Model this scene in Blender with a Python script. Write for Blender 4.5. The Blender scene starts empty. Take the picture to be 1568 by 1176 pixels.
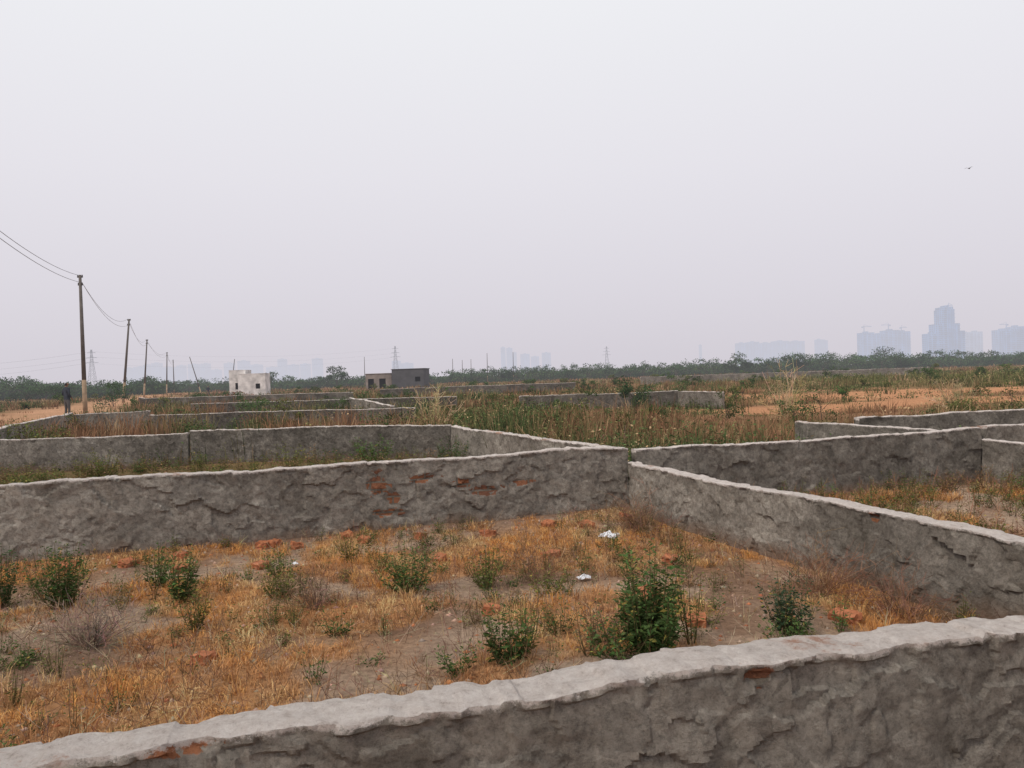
import bpy, bmesh, math, random
import numpy as np
from mathutils import Vector, Matrix
random.seed(7)
R = np.random.default_rng(11)
scene = bpy.context.scene
COL = scene.collection

# ------------------------------------------------------------------ noise
_perm = np.random.default_rng(5).random((256, 256))
_perm2 = np.random.default_rng(6).random((256, 256))
_perm3 = np.random.default_rng(8).random((256, 256))
def vn(x, y, seed=0):
    x = np.asarray(x, float) + seed*17.31; y = np.asarray(y, float) + seed*9.73
    xi = np.floor(x).astype(int); yi = np.floor(y).astype(int)
    fx = x-xi; fy = y-yi
    fx = fx*fx*(3-2*fx); fy = fy*fy*(3-2*fy)
    a = _perm[xi & 255, yi & 255]; b = _perm[(xi+1) & 255, yi & 255]
    c = _perm[xi & 255, (yi+1) & 255]; d = _perm[(xi+1) & 255, (yi+1) & 255]
    return (a*(1-fx)+b*fx)*(1-fy)+(c*(1-fx)+d*fx)*fy
def fbm(x, y, seed=0, o=4):
    s = 0; a = .5; t = 0
    x = np.asarray(x, float); y = np.asarray(y, float)
    for i in range(o):
        s = s+a*vn(x*2**i, y*2**i, seed+i*3); t += a; a *= .5
    return s/t
def facet(x, y, sc, seed, both=False):
    """trowelled daubs: every Voronoi cell is its own tilted plane"""
    x = np.asarray(x, float)*sc+seed*13.7; y = np.asarray(y, float)*sc+seed*5.1
    x, y = np.broadcast_arrays(x, y)
    xi = np.floor(x).astype(int); yi = np.floor(y).astype(int)
    best = np.full(x.shape, 1e9); h = np.zeros(x.shape); rr = np.zeros(x.shape)
    for i in (-1, 0, 1):
        for j in (-1, 0, 1):
            a = (xi+i) & 255; b = (yi+j) & 255
            px = xi+i+_perm[a, b]; py = yi+j+_perm2[a, b]
            dx = x-px; dy = y-py; d = dx*dx+dy*dy
            hh = dx*(_perm3[a, b]-.5)+dy*(_perm[b, a]-.5)*1.3+(_perm2[b, a]-.5)*.5
            m = d < best; best = np.where(m, d, best); h = np.where(m, hh, h); rr = np.where(m, _perm3[b, a], rr)
    return (h, rr) if both else h
def sstep(a, b, x):
    t = np.clip((np.asarray(x, float)-a)/(b-a), 0, 1)
    return t*t*(3-2*t)

# ------------------------------------------------------------------ site layout (metres)
def line_B(x): return 9.1+.29*(x-1.31)
def line_A(x): return 2.23+.25*x
def line_C(y): return 1.31+.39*(9.1-y)
def road_c(y): return -23.3-.39*(y-36)

def gh(x, y):
    x = np.asarray(x, float); y = np.asarray(y, float)
    d = np.hypot(x, y)
    z = .05*(fbm(x*1.3, y*1.3, 1)-.5)+.12*(fbm(x*.3, y*.3, 2)-.5)*sstep(3, 20, d)
    t = x-road_c(y)
    emb = sstep(4.2, 2.9, t)*sstep(-8, -6, t)*sstep(250, 120, y)
    z = z*(1-.6*emb)+.30*emb
    db = line_B(x)-y
    z = z+.05*np.exp(-(db/.35)**2)*(x < 1.4)
    return z

# ------------------------------------------------------------------ material helpers
def newmat(name):
    m = bpy.data.materials.new(name); m.use_nodes = True
    try: m.cycles.emission_sampling = 'NONE'
    except Exception: pass
    nt = m.node_tree
    for n in list(nt.nodes): nt.nodes.remove(n)
    return m, nt
def N(nt, typ, **kw):
    n = nt.nodes.new(typ)
    for k, v in kw.items():
        if k.startswith('i_'):
            n.inputs[k[2:].replace('_', ' ')].default_value = v
        else: setattr(n, k, v)
    return n
def math_n(nt, op, a, b=None, clamp=False):
    n = nt.nodes.new('ShaderNodeMath'); n.operation = op; n.use_clamp = clamp
    for i, v in enumerate((a, b)):
        if v is None: continue
        if isinstance(v, (int, float)): n.inputs[i].default_value = v
        else: nt.links.new(v, n.inputs[i])
    return n.outputs[0]
def vmath(nt, op, a, b):
    n = nt.nodes.new('ShaderNodeVectorMath'); n.operation = op
    for i, v in enumerate((a, b)):
        if isinstance(v, tuple): n.inputs[i].default_value = v
        else: nt.links.new(v, n.inputs[i])
    return n.outputs['Value'] if op == 'DOT_PRODUCT' else n.outputs[0]
def mixc(nt, f, a, b, blend='MIX'):
    n = nt.nodes.new('ShaderNodeMix'); n.data_type = 'RGBA'; n.blend_type = blend
    for s, v in ((n.inputs[0], f), (n.inputs[6], a), (n.inputs[7], b)):
        if isinstance(v, (int, float)): s.default_value = v
        elif isinstance(v, tuple): s.default_value = (*v[:3], 1)
        else: nt.links.new(v, s)
    return n.outputs[2]
def ramp(nt, f, stops):
    n = nt.nodes.new('ShaderNodeValToRGB')
    e = n.color_ramp.elements
    while len(e) < len(stops): e.new(.5)
    for el, (p, c) in zip(e, stops):
        el.position = p
        el.color = (c, c, c, 1) if isinstance(c, (int, float)) else (*c, 1)
    nt.links.new(f, n.inputs[0]); return n.outputs[0]
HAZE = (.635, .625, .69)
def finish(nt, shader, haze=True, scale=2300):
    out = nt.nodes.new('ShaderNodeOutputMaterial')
    if haze:   # haze painted in as emission, growing with distance from the world origin
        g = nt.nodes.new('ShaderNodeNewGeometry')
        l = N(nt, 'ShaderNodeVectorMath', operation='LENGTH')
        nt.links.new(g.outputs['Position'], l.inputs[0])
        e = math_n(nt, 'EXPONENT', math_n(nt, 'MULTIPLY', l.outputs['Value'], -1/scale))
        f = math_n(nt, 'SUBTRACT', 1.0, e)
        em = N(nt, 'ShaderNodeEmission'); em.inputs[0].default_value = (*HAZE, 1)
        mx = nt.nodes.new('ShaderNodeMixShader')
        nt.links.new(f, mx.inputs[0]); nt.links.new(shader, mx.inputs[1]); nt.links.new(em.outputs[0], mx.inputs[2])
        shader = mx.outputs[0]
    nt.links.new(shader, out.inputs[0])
def princ(nt, col, rough=.9, spec=.15, normal=None):
    p = nt.nodes.new('ShaderNodeBsdfPrincipled')
    if isinstance(col, tuple): p.inputs['Base Color'].default_value = (*col, 1)
    else: nt.links.new(col, p.inputs['Base Color'])
    p.inputs['Roughness'].default_value = rough
    p.inputs['Specular IOR Level'].default_value = spec
    if normal is not None: nt.links.new(normal, p.inputs['Normal'])
    return p.outputs[0]
def diffuse(nt, col, normal):
    p = nt.nodes.new('ShaderNodeBsdfDiffuse'); nt.links.new(col, p.inputs[0]); nt.links.new(normal, p.inputs['Normal'])
    p.inputs['Roughness'].default_value = .5; return p.outputs[0]
def simple(name, col, rough=.85, var=.25, scale=6, haze=True):
    m, nt = newmat(name)
    g = nt.nodes.new('ShaderNodeNewGeometry')
    n = N(nt, 'ShaderNodeTexNoise', i_Scale=scale, i_Detail=5.0)
    nt.links.new(g.outputs['Position'], n.inputs['Vector'])
    a = tuple(c*(1-var) for c in col); b = tuple(min(1, c*(1+var)) for c in col)
    c = ramp(nt, n.outputs[0], [(.3, a), (.7, b)])
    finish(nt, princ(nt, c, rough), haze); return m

def foliage_mat(name, trans=.25, scale=2300):
    m, nt = newmat(name)
    a = N(nt, 'ShaderNodeAttribute', attribute_name='Col')
    d = nt.nodes.new('ShaderNodeBsdfDiffuse'); nt.links.new(a.outputs['Color'], d.inputs[0])
    sh = d.outputs[0]
    if trans > 0:
        t = nt.nodes.new('ShaderNodeBsdfTranslucent'); nt.links.new(a.outputs['Color'], t.inputs[0])
        mx = nt.nodes.new('ShaderNodeMixShader'); mx.inputs[0].default_value = trans
        nt.links.new(d.outputs[0], mx.inputs[1]); nt.links.new(t.outputs[0], mx.inputs[2]); sh = mx.outputs[0]
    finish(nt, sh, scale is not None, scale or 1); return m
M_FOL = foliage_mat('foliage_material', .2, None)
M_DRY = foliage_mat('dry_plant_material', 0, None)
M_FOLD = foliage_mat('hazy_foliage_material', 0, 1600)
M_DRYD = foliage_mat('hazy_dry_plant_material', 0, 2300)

# ------------------------------------------------------------------ mesh bag
class Bag:
    def __init__(s): s.V = []; s.T = []; s.C = []; s.n = 0
    def add(s, v, t, c):
        s.V.append(v.reshape(-1, 3)); s.T.append(t.reshape(-1, 3)+s.n); s.C.append(c.reshape(-1, 3)); s.n += v.reshape(-1, 3).shape[0]
    def build(s, name, mat):
        V = np.concatenate(s.V); T = np.concatenate(s.T); C = np.concatenate(s.C)
        me = bpy.data.meshes.new(name)
        me.vertices.add(len(V)); me.vertices.foreach_set('co', V.astype(np.float32).ravel())
        me.loops.add(len(T)*3); me.loops.foreach_set('vertex_index', T.astype(np.int32).ravel())
        me.polygons.add(len(T)); me.polygons.foreach_set('loop_start', np.arange(0, len(T)*3, 3, dtype=np.int32))
        me.update(calc_edges=True)
        ca = me.color_attributes.new('Col', 'FLOAT_COLOR', 'POINT')
        ca.data.foreach_set('color', np.concatenate([np.clip(C, 0, 1), np.ones((len(C), 1))], 1).astype(np.float32).ravel())
        me.materials.append(mat)
        o = bpy.data.objects.new(name, me); COL.objects.link(o); return o
def unit(v): return v/np.maximum(np.linalg.norm(v, axis=-1, keepdims=True), 1e-9)
def idx(Nn, nv, tri):
    return (np.arange(Nn)[:, None, None]*nv+np.array(tri)[None])
def blades(bag, P, h, w, az, lean, c0, c1):
    n = len(P); h = np.broadcast_to(h, n); w = np.broadcast_to(w, n); lean = np.broadcast_to(lean, n)
    d = np.stack([np.cos(az), np.sin(az), 0*az], 1)
    a2 = R.uniform(0, 6.28, n); s = np.stack([np.cos(a2), np.sin(a2), 0*a2], 1)
    z = np.array([0, 0, 1.])
    mid = P+d*(lean*h*.35)[:, None]+z*(h*.6)[:, None]
    tip = P+d*(lean*h)[:, None]+z*(h*np.clip(1-.35*lean, .15, 1))[:, None]
    v = np.stack([P-s*(w/2)[:, None], P+s*(w/2)[:, None], mid-s*(w*.4)[:, None], mid+s*(w*.4)[:, None], tip], 1)
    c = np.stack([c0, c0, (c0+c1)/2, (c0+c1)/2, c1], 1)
    bag.add(v, idx(n, 5, [(0, 1, 3), (0, 3, 2), (2, 3, 4)]), c)
def leaves(bag, P, D, L, W, c):
    n = len(P); L = np.broadcast_to(L, n); W = np.broadcast_to(W, n)
    D = unit(D); s = unit(np.cross(D, R.normal(size=(n, 3))+np.array([0, 0, 1.2])))
    nn = np.cross(D, s)
    m = P+D*(L*.45)[:, None]
    v = np.stack([P, m+s*(W/2)[:, None]+nn*(W*.12)[:, None], m-s*(W/2)[:, None]+nn*(W*.12)[:, None],
                  P+D*L[:, None]-np.array([0, 0, 1.])*(L*.18)[:, None]], 1)
    bag.add(v, idx(n, 4, [(0, 1, 3), (0, 3, 2)]), np.repeat(c[:, None], 4, 1))
def tubes(bag, A, B, r0, r1, c):
    A = np.atleast_2d(A); B = np.atleast_2d(B)
    n = len(A); r0 = np.broadcast_to(r0, n); r1 = np.broadcast_to(r1, n)
    d = unit(B-A); u = unit(np.cross(d, np.array([.31, .83, .45]))); w = np.cross(d, u)
    vs = []
    for Pp, r in ((A, r0), (B, r1)):
        for k in range(3):
            a = k*2.0944
            vs.append(Pp+(u*math.cos(a)+w*math.sin(a))*r[:, None])
    v = np.stack(vs, 1)
    t = []
    for k in range(3):
        k2 = (k+1) % 3; t += [(k, k2, 3+k2), (k, 3+k2, 3+k)]
    c = np.broadcast_to(np.asarray(c, float), (n, 3))
    bag.add(v, idx(n, 6, t), np.repeat(c[:, None], 6, 1))
def jit(c, n, v=.2):
    c = np.asarray(c, float); k = R.normal(1, v, (n, 1)); k2 = R.normal(1, v*.3, (n, 3))
    return np.clip(c*k*k2, .01, .9)
def P3(x, y, dz=0.): return np.stack([x, y, gh(x, y)+dz], 1)

# ------------------------------------------------------------------ GROUND
def axis(lo, hi, step, far, g=1.055):
    a = list(np.arange(lo, hi, step)); s = step; x = a[-1]; up = []
    while x < far: s *= g; x += s; up.append(x)
    return a, up
a, up = axis(-6, 6, .06, 9000); xs = np.array([-q for q in up[::-1]]+a+up)
a, up = axis(-3, 11, .06, 9000); ys = np.array([-400, -80, -20, -8]+a+up)
X, Y = np.meshgrid(xs, ys); Xf = X.ravel(); Yf = Y.ravel()
def orange_mask(x, y):
    m = fbm(x*1.5, y*1.5, 8, 5)
    m = m+.16*np.exp(-((x+1.3)**2/1.4+(y-4.2)**2/.9))+.15*np.exp(-((x-.1)**2/2.6+(y-7.3)**2/1.6))
    m = m-.17*np.exp(-((x-1.45)**2/.3+(y-5.2)**2/.8))-.11*np.exp(-((x+3.3)**2/.9+(y-5.5)**2/1.2))
    m = m-.07*np.exp(-((x+.9)**2/.8+(y-5.6)**2/.5))
    m = m+.12*(fbm(x*5, y*5, 9, 3)-.5)
    return sstep(.43, .56, m)
def dirt_mask(x, y):
    """bare orange earth beyond the plots"""
    m = fbm(x*.14, y*.45, 21, 4)
    z1 = sstep(5, 9, x)*sstep(23, 27, y)*sstep(60, 46, y)
    z2 = np.exp(-((x+5.5)**2/9+(y-18)**2/2.5))
    return np.clip(z1*sstep(.44, .56, m)+z2*sstep(.3, .5, m), 0, 1)
def lerp(a, b, t): return a*(1-t[:, None])+b*t[:, None]
A3 = np.array
sand = A3([.48, .35, .255]); orng = A3([.55, .265, .10]); brown = A3([.235, .132, .082])
c = np.tile(sand, (len(Xf), 1))*(.75+.5*fbm(Xf*2, Yf*2, 31))[:, None]
c = lerp(c, A3([.40, .225, .125])[None], .7*sstep(.45, .62, fbm(Xf*.7, Yf*.7, 39)))
c = lerp(c, brown[None], .7*sstep(.5, .72, fbm(Xf*1.1, Yf*1.1, 33)))
om = orange_mask(Xf, Yf); c = lerp(c, orng[None], om*.7)
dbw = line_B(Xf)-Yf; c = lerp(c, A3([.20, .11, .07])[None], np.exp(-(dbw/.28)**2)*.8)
fld = sstep(-.1, .1, Yf-line_B(Xf))
fc = lerp(np.tile(A3([.28, .165, .095]), (len(Xf), 1)), A3([.20, .145, .07])[None], sstep(.4, .6, fbm(Xf*.25, Yf*.25, 35)))
fc = lerp(fc, A3([.29, .165, .10])[None], sstep(60, 100, Yf)*.9)
fc = lerp(fc, A3([.12, .12, .05])[None], sstep(60, 90, Yf)*sstep(.5, .6, fbm(Xf*.012, Yf*.06, 37)))
c = lerp(c, fc, fld)
c = lerp(c, A3([.53, .27, .145])[None], dirt_mask(Xf, Yf))
t = Xf-road_c(Yf)
rd = sstep(3.6, 2.6, t)*sstep(-4.0, -3.0, t)*(.6+.4*sstep(.35, .6, fbm(Xf*.8, Yf*.8, 41)))*sstep(260, 150, Yf)*sstep(10, 16, Yf)
c = lerp(c, A3([.58, .33, .20])[None], rd)
nx, ny = len(xs), len(ys)
I = np.arange(nx*ny).reshape(ny, nx)
q = np.stack([I[:-1, :-1], I[:-1, 1:], I[1:, 1:], I[1:, :-1]], -1).reshape(-1, 4)
me = bpy.data.meshes.new('ground')
me.vertices.add(nx*ny); me.vertices.foreach_set('co', np.stack([Xf, Yf, gh(Xf, Yf)], 1).astype(np.float32).ravel())
me.loops.add(q.size); me.loops.foreach_set('vertex_index', q.astype(np.int32).ravel())
me.polygons.add(len(q)); me.polygons.foreach_set('loop_start', np.arange(0, q.size, 4, dtype=np.int32))
me.update(calc_edges=True)
me.polygons.foreach_set('use_smooth', np.ones(len(q), dtype=bool))
ca = me.color_attributes.new('Col', 'FLOAT_COLOR', 'POINT')
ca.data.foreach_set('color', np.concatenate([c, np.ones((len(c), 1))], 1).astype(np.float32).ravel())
m, nt = newmat('ground_material')
at = N(nt, 'ShaderNodeAttribute', attribute_name='Col'); g = nt.nodes.new('ShaderNodeNewGeometry')
n1 = N(nt, 'ShaderNodeTexNoise', i_Scale=16.0, i_Detail=6.0, i_Roughness=.8); nt.links.new(g.outputs['Position'], n1.inputs['Vector'])
n2 = N(nt, 'ShaderNodeTexNoise', i_Scale=2.6, i_Detail=4.0); nt.links.new(g.outputs['Position'], n2.inputs['Vector'])
f1 = ramp(nt, n1.outputs[0], [(.32, .55), (.52, 1.05), (.72, 1.35)])
cc = mixc(nt, 1.0, at.outputs['Color'], f1, 'MULTIPLY')
cc = mixc(nt, ramp(nt, n2.outputs[0], [(.52, 0.0), (.72, .35)]), cc, (.20, .115, .072))
bp = N(nt, 'ShaderNodeBump', i_Strength=1.0, i_Distance=.05); nt.links.new(n1.outputs[0], bp.inputs['Height'])
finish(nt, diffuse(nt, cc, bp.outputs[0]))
me.materials.append(m)
ground = bpy.data.objects.new('ground', me); COL.objects.link(ground)

# ------------------------------------------------------------------ WALL MATERIAL
def wall_mat():
    m, nt = newmat('rough_plaster_material')
    g = nt.nodes.new('ShaderNodeNewGeometry')
    at = N(nt, 'ShaderNodeAttribute', attribute_name='Col')
    uv = N(nt, 'ShaderNodeAttribute', attribute_name='wuv')
    sp = nt.nodes.new('ShaderNodeSeparateColor'); nt.links.new(at.outputs['Color'], sp.inputs[0])
    down, brick, tone = sp.outputs[0], sp.outputs[1], sp.outputs[2]
    wn = N(nt, 'ShaderNodeTexNoise', i_Scale=9.0, i_Detail=2.0); nt.links.new(g.outputs['Position'], wn.inputs['Vector'])
    wv = N(nt, 'ShaderNodeVectorMath', operation='MULTIPLY_ADD'); wv.inputs[1].default_value = (.07, .07, .07)
    nt.links.new(wn.outputs['Color'], wv.inputs[0]); nt.links.new(g.outputs['Position'], wv.inputs[2])
    v2 = N(nt, 'ShaderNodeTexVoronoi', i_Scale=15.0); nt.links.new(wv.outputs[0], v2.inputs['Vector'])
    t2 = vmath(nt, 'DOT_PRODUCT', vmath(nt, 'SUBTRACT', wv.outputs[0], v2.outputs['Position']), vmath(nt, 'SUBTRACT', v2.outputs['Color'], (.5, .5, .5)))
    s2 = nt.nodes.new('ShaderNodeSeparateColor'); nt.links.new(v2.outputs['Color'], s2.inputs[0])
    n1 = N(nt, 'ShaderNodeTexNoise', i_Scale=1.5, i_Detail=6.0, i_Roughness=.68); nt.links.new(g.outputs['Position'], n1.inputs['Vector'])
    n2 = N(nt, 'ShaderNodeTexNoise', i_Scale=30.0, i_Detail=6.0, i_Roughness=.85); nt.links.new(g.outputs['Position'], n2.inputs['Vector'])
    face = ramp(nt, n1.outputs[0], [(.30, (.235, .208, .175)), (.5, (.335, .30, .26)), (.70, (.43, .39, .34))])
    face = mixc(nt, 1.0, face, ramp(nt, n2.outputs[0], [(.30, .42), (.5, 1.0), (.68, 1.35)]), 'MULTIPLY')
    face = mixc(nt, 1.0, face, ramp(nt, s2.outputs[0], [(0, .86), (1, 1.10)]), 'MULTIPLY')
    face = mixc(nt, 1.0, face, ramp(nt, tone, [(0, .34), (1, 1.50)]), 'MULTIPLY')
    su = nt.nodes.new('ShaderNodeSeparateXYZ'); nt.links.new(g.outputs['Position'], su.inputs[0])
    lowf = math_n(nt, 'ADD', su.outputs['Z'], math_n(nt, 'MULTIPLY', math_n(nt, 'SUBTRACT', n1.outputs[0], .5), .35))
    face = mixc(nt, ramp(nt, lowf, [(.02, .7), (.15, 0.0)]), face, (.24, .15, .10))
    br = N(nt, 'ShaderNodeTexBrick', offset=.5, i_Scale=1.0)
    br.inputs['Brick Width'].default_value = .235; br.inputs['Row Height'].default_value = .082
    br.inputs['Mortar Size'].default_value = .012; br.inputs['Mortar Smooth'].default_value = .3
    br.inputs['Color1'].default_value = (.38, .15, .07, 1); br.inputs['Color2'].default_value = (.23, .10, .06, 1)
    br.inputs['Mortar'].default_value = (.21, .18, .145, 1)
    uw = N(nt, 'ShaderNodeVectorMath', operation='MULTIPLY_ADD'); uw.inputs[1].default_value = (.02, .02, 0)
    nt.links.new(wn.outputs['Color'], uw.inputs[0]); nt.links.new(uv.outputs['Vector'], uw.inputs[2])
    nt.links.new(uw.outputs[0], br.inputs['Vector'])
    bm_ = math_n(nt, 'ADD', brick, math_n(nt, 'MULTIPLY', math_n(nt, 'SUBTRACT', n2.outputs[0], .5), .9))
    bm_ = math_n(nt, 'ADD', bm_, math_n(nt, 'MULTIPLY', math_n(nt, 'SUBTRACT', s2.outputs[1], .5), .6))
    bmk = ramp(nt, bm_, [(.55, 0.0), (.63, .92)])
    bc = mixc(nt, 1.0, br.outputs['Color'], ramp(nt, n2.outputs[0], [(.3, .5), (.7, 1.4)]), 'MULTIPLY')
    face = mixc(nt, bmk, face, bc)
    cn = N(nt, 'ShaderNodeTexNoise', i_Scale=20.0, i_Detail=6.0, i_Roughness=.82); nt.links.new(g.outputs['Position'], cn.inputs['Vector'])
    dd = math_n(nt, 'ADD', down, math_n(nt, 'MULTIPLY', math_n(nt, 'SUBTRACT', cn.outputs[0], .5), .10))
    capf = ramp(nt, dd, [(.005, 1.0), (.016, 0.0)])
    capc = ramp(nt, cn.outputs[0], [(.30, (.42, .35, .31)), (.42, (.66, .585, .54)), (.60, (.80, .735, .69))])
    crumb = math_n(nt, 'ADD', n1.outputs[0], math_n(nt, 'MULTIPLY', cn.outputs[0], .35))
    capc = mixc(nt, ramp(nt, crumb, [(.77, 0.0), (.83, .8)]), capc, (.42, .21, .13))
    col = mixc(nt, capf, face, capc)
    h = math_n(nt, 'MULTIPLY', t2, .75)
    h = math_n(nt, 'ADD', h, math_n(nt, 'MULTIPLY', s2.outputs[0], .004))
    h = math_n(nt, 'ADD', h, math_n(nt, 'MULTIPLY', n2.outputs[0], .034))
    h = math_n(nt, 'SUBTRACT', h, math_n(nt, 'MULTIPLY', bmk, math_n(nt, 'ADD', .010, math_n(nt, 'MULTIPLY', br.outputs['Fac'], .012))))
    bp = N(nt, 'ShaderNodeBump', i_Strength=1.0, i_Distance=1.0); nt.links.new(h, bp.inputs['Height'])
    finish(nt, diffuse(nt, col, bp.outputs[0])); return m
M_WALL = wall_mat()

def wall(p0, p1, h0, h1=None, th=.14, res=.035, seed=0, bricks=(), rough=1.0, name='plastered_boundary_wall', tone=.5):
    h1 = h0 if h1 is None else h1
    p0 = A3(p0, float); p1 = A3(p1, float); L = np.linalg.norm(p1-p0); d = (p1-p0)/L; nrm = A3([-d[1], d[0]])
    ns = max(2, int(L/res)); s = np.linspace(0, L, ns+1)
    gx = p0[0]+d[0]*s; gy = p0[1]+d[1]*s; gz = gh(gx, gy)
    Tt = h0+(h1-h0)*s/L+rough*(.06*(fbm(s*.8, s*0, seed+50, 3)-.5)+.018*(facet(s, s*0, 1.7, seed+2))+.014*facet(s, s*0, 6, seed+1)+.012*(fbm(s*17, s*0, seed+61, 3)-.5))
    nv = max(4, int((.9)/res))
    rows = []
    for sd in (1, -1):
        side = []
        for k in range(nv+1):
            f = k/nv; z = -.12+(Tt+.12)*f
            dn = Tt-z
            a = fbm(s*1.3+sd*31, z*1.6, seed+3, 3)-.5
            wx = s+.13*(fbm(s*4, z*4+sd*7, seed+13, 4)-.5)*2; wz = z+.13*(fbm(s*4+9, z*4+sd*7, seed+17, 4)-.5)*2
            fa, ra = facet(wx, wz*1.3+sd*9, 4.2, seed+4, True); fb, rb = facet(wx, wz+sd*5, 10.0, seed+6, True)
            off = .03*a+rough*(.034*fa+.018*fb+.016*(fbm(s*16, z*16+sd*3, seed+8, 3)-.5))
            off = np.clip(off, -.035, .04)
            off = off+np.where(dn < .025, .004+.034*(fbm(s*16, z*8+sd*5, seed+9, 3)-.38), 0)
            bk = np.zeros_like(s)
            for (bs, bz, rs, rz) in bricks:
                bk = np.maximum(bk, np.exp(-(((s-bs)/rs)**2+((z-bz)/rz)**2)))
            off = off-.010*sstep(.5, .7, bk)
            o = th/2+off
            tn = np.clip(.5*tone+.5*fbm(s*.6, s*0+1, seed+80)+.18*(ra-.5)+.12*(rb-.5), 0, 1)
            side.append((gx+nrm[0]*o*sd, gy+nrm[1]*o*sd, z, dn, bk if sd == -1 else bk*0, s, z+sd*3, tn))
        rows.append(side)
    left, right = rows
    top = []
    for f in (.03, .12, .22, .32, .42, .52, .62, .72, .82, .92, .975):
        o0 = (left[-1][0], left[-1][1]); o1 = (right[-1][0], right[-1][1])
        e_ = min(1, 5*f, 5*(1-f))
        zz = Tt+.004*e_+(.022*(fbm(s*11, s*0+f*2.2, seed+70, 4)-.5)+.008*facet(s, s*0+f*th, 13, seed+33))*e_
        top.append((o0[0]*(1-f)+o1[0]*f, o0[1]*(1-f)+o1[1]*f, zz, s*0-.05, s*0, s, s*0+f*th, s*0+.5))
    allr = left+top+right[::-1]
    K = len(allr)
    V = np.stack([np.stack([r[0], r[1], r[2]+gz*.5], 1) for r in allr], 0)
    Cc = np.stack([np.stack([r[3], r[4], r[7]], 1) for r in allr], 0)
    U = np.stack([np.stack([r[5], r[6], r[5]*0], 1) for r in allr], 0)
    n = ns+1
    I = np.arange(K*n).reshape(K, n)
    q = np.stack([I[:-1, :-1], I[1:, :-1], I[1:, 1:], I[:-1, 1:]], -1).reshape(-1, 4)
    faces = q.tolist()+[I[:, 0].tolist()[::-1], I[:, -1].tolist()]
    me = bpy.data.meshes.new(name); me.from_pydata(V.reshape(-1, 3).tolist(), [], faces)
    ca = me.color_attributes.new('Col', 'FLOAT_COLOR', 'POINT')
    Cc = Cc.reshape(-1, 3)
    ca.data.foreach_set('color', np.concatenate([Cc, np.ones((len(Cc), 1))], 1).astype(np.float32).ravel())
    ua = me.attributes.new('wuv', 'FLOAT_VECTOR', 'POINT'); ua.data.foreach_set('vector', U.reshape(-1, 3).astype(np.float32).ravel())
    me.polygons.foreach_set('use_smooth', [True]*len(q)+[False, False])
    me.materials.append(M_WALL)
    bm = bmesh.new(); bm.from_mesh(me); bmesh.ops.recalc_face_normals(bm, faces=bm.faces)
    for e in bm.edges:
        if len(e.link_faces) == 2 and e.calc_face_angle(0) > .5: e.smooth = False
    bm.to_mesh(me); bm.free()
    o = bpy.data.objects.new(name, me); COL.objects.link(o); return o

J1 = (1.31, 9.1)
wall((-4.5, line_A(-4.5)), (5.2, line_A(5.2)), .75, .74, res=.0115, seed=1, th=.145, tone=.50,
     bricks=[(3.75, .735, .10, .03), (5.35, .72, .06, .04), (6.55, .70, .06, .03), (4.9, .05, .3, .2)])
def bs(x): return math.hypot(x+9.0, line_B(x)-line_B(-9.0))
wall((-9.0, line_B(-9.0)), J1, .78, .73, res=.019, seed=2, tone=.58,
     bricks=[(bs(-1.5), .50, .15, .15), (bs(-1.35), .36, .12, .09), (bs(-1.0), .54, .20, .05), (bs(-.6), .46, .14, .07), (bs(-.35), .36, .25, .06), (bs(.05), .42, .15, .045), (bs(-1.4), .2, .2, .05)])
wall((1.37, 8.98), (line_C(3.2), 3.2), .57, .57, res=.018, seed=3, tone=.48,
     bricks=[(3.6, .54, .05, .06), (4.95, .06, .10, .33)])
wall((-15.0, 15.6), (-6.75, 16.0), .68, .68, res=.05, seed=4, tone=.08)
wall((-6.7, 16.02), (-1.27, 15.65), .72, .69, res=.045, seed=5, tone=.08)
wall((-1.2, 15.55), (1.25, 9.2), .67, .71, res=.04, seed=6, tone=.45)
wall((1.42, 9.15), (6.35, 10.58), .70, .74, res=.03, seed=7, tone=.08)
wall((6.45, 10.62), (12.5, 12.3), .74, .74, res=.05, seed=8, tone=.08)
wall((6.42, 10.5), (8.6, 4.9), .58, .58, res=.04, seed=9, tone=.3)
wall((6.3, 10.72), (5.1, 13.8), .66, .66, res=.06, seed=10, tone=.1)
wall((6.2, 13.9), (13, 15.4), .70, .70, res=.08, seed=11, tone=.1)
wall((-12.3, 18), (-16.4, 28.6), .75, .8, res=.08, seed=12, tone=.4)
wall((-16.3, 28.7), (-13.4, 28.4), .75, .8, res=.1, seed=18, tone=.0)
wall((-13.2, 28), (-3.3, 26), .66, .68, res=.1, seed=13, tone=-.4)
wall((-4.2, 26.9), (-8.4, 40), .75, .78, res=.12, seed=14, tone=.1)
wall((-17.5, 42), (-8.5, 40.2), .70, .7, res=.14, seed=15, tone=-.4)
wall((-8.3, 40.0), (-2.8, 38.6), .70, .7, res=.14, seed=16, tone=-.4)
wall((.3, 33.6), (7.4, 34.5), .72, .74, res=.12, seed=17, tone=-.2)
wall((7.45, 34.4), (8.6, 31.5), .7, .7, res=.12, seed=19, tone=.2)
wall((15, 90), (52, 96), .95, .95, res=.3, seed=20, tone=.2, th=.2)
wall((-30, 62), (-12, 58), .8, .8, res=.3, seed=21, tone=-.3, th=.2)
wall((-12, 70), (6, 73), .8, .8, res=.3, seed=22, tone=-.3, th=.2)

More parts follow.
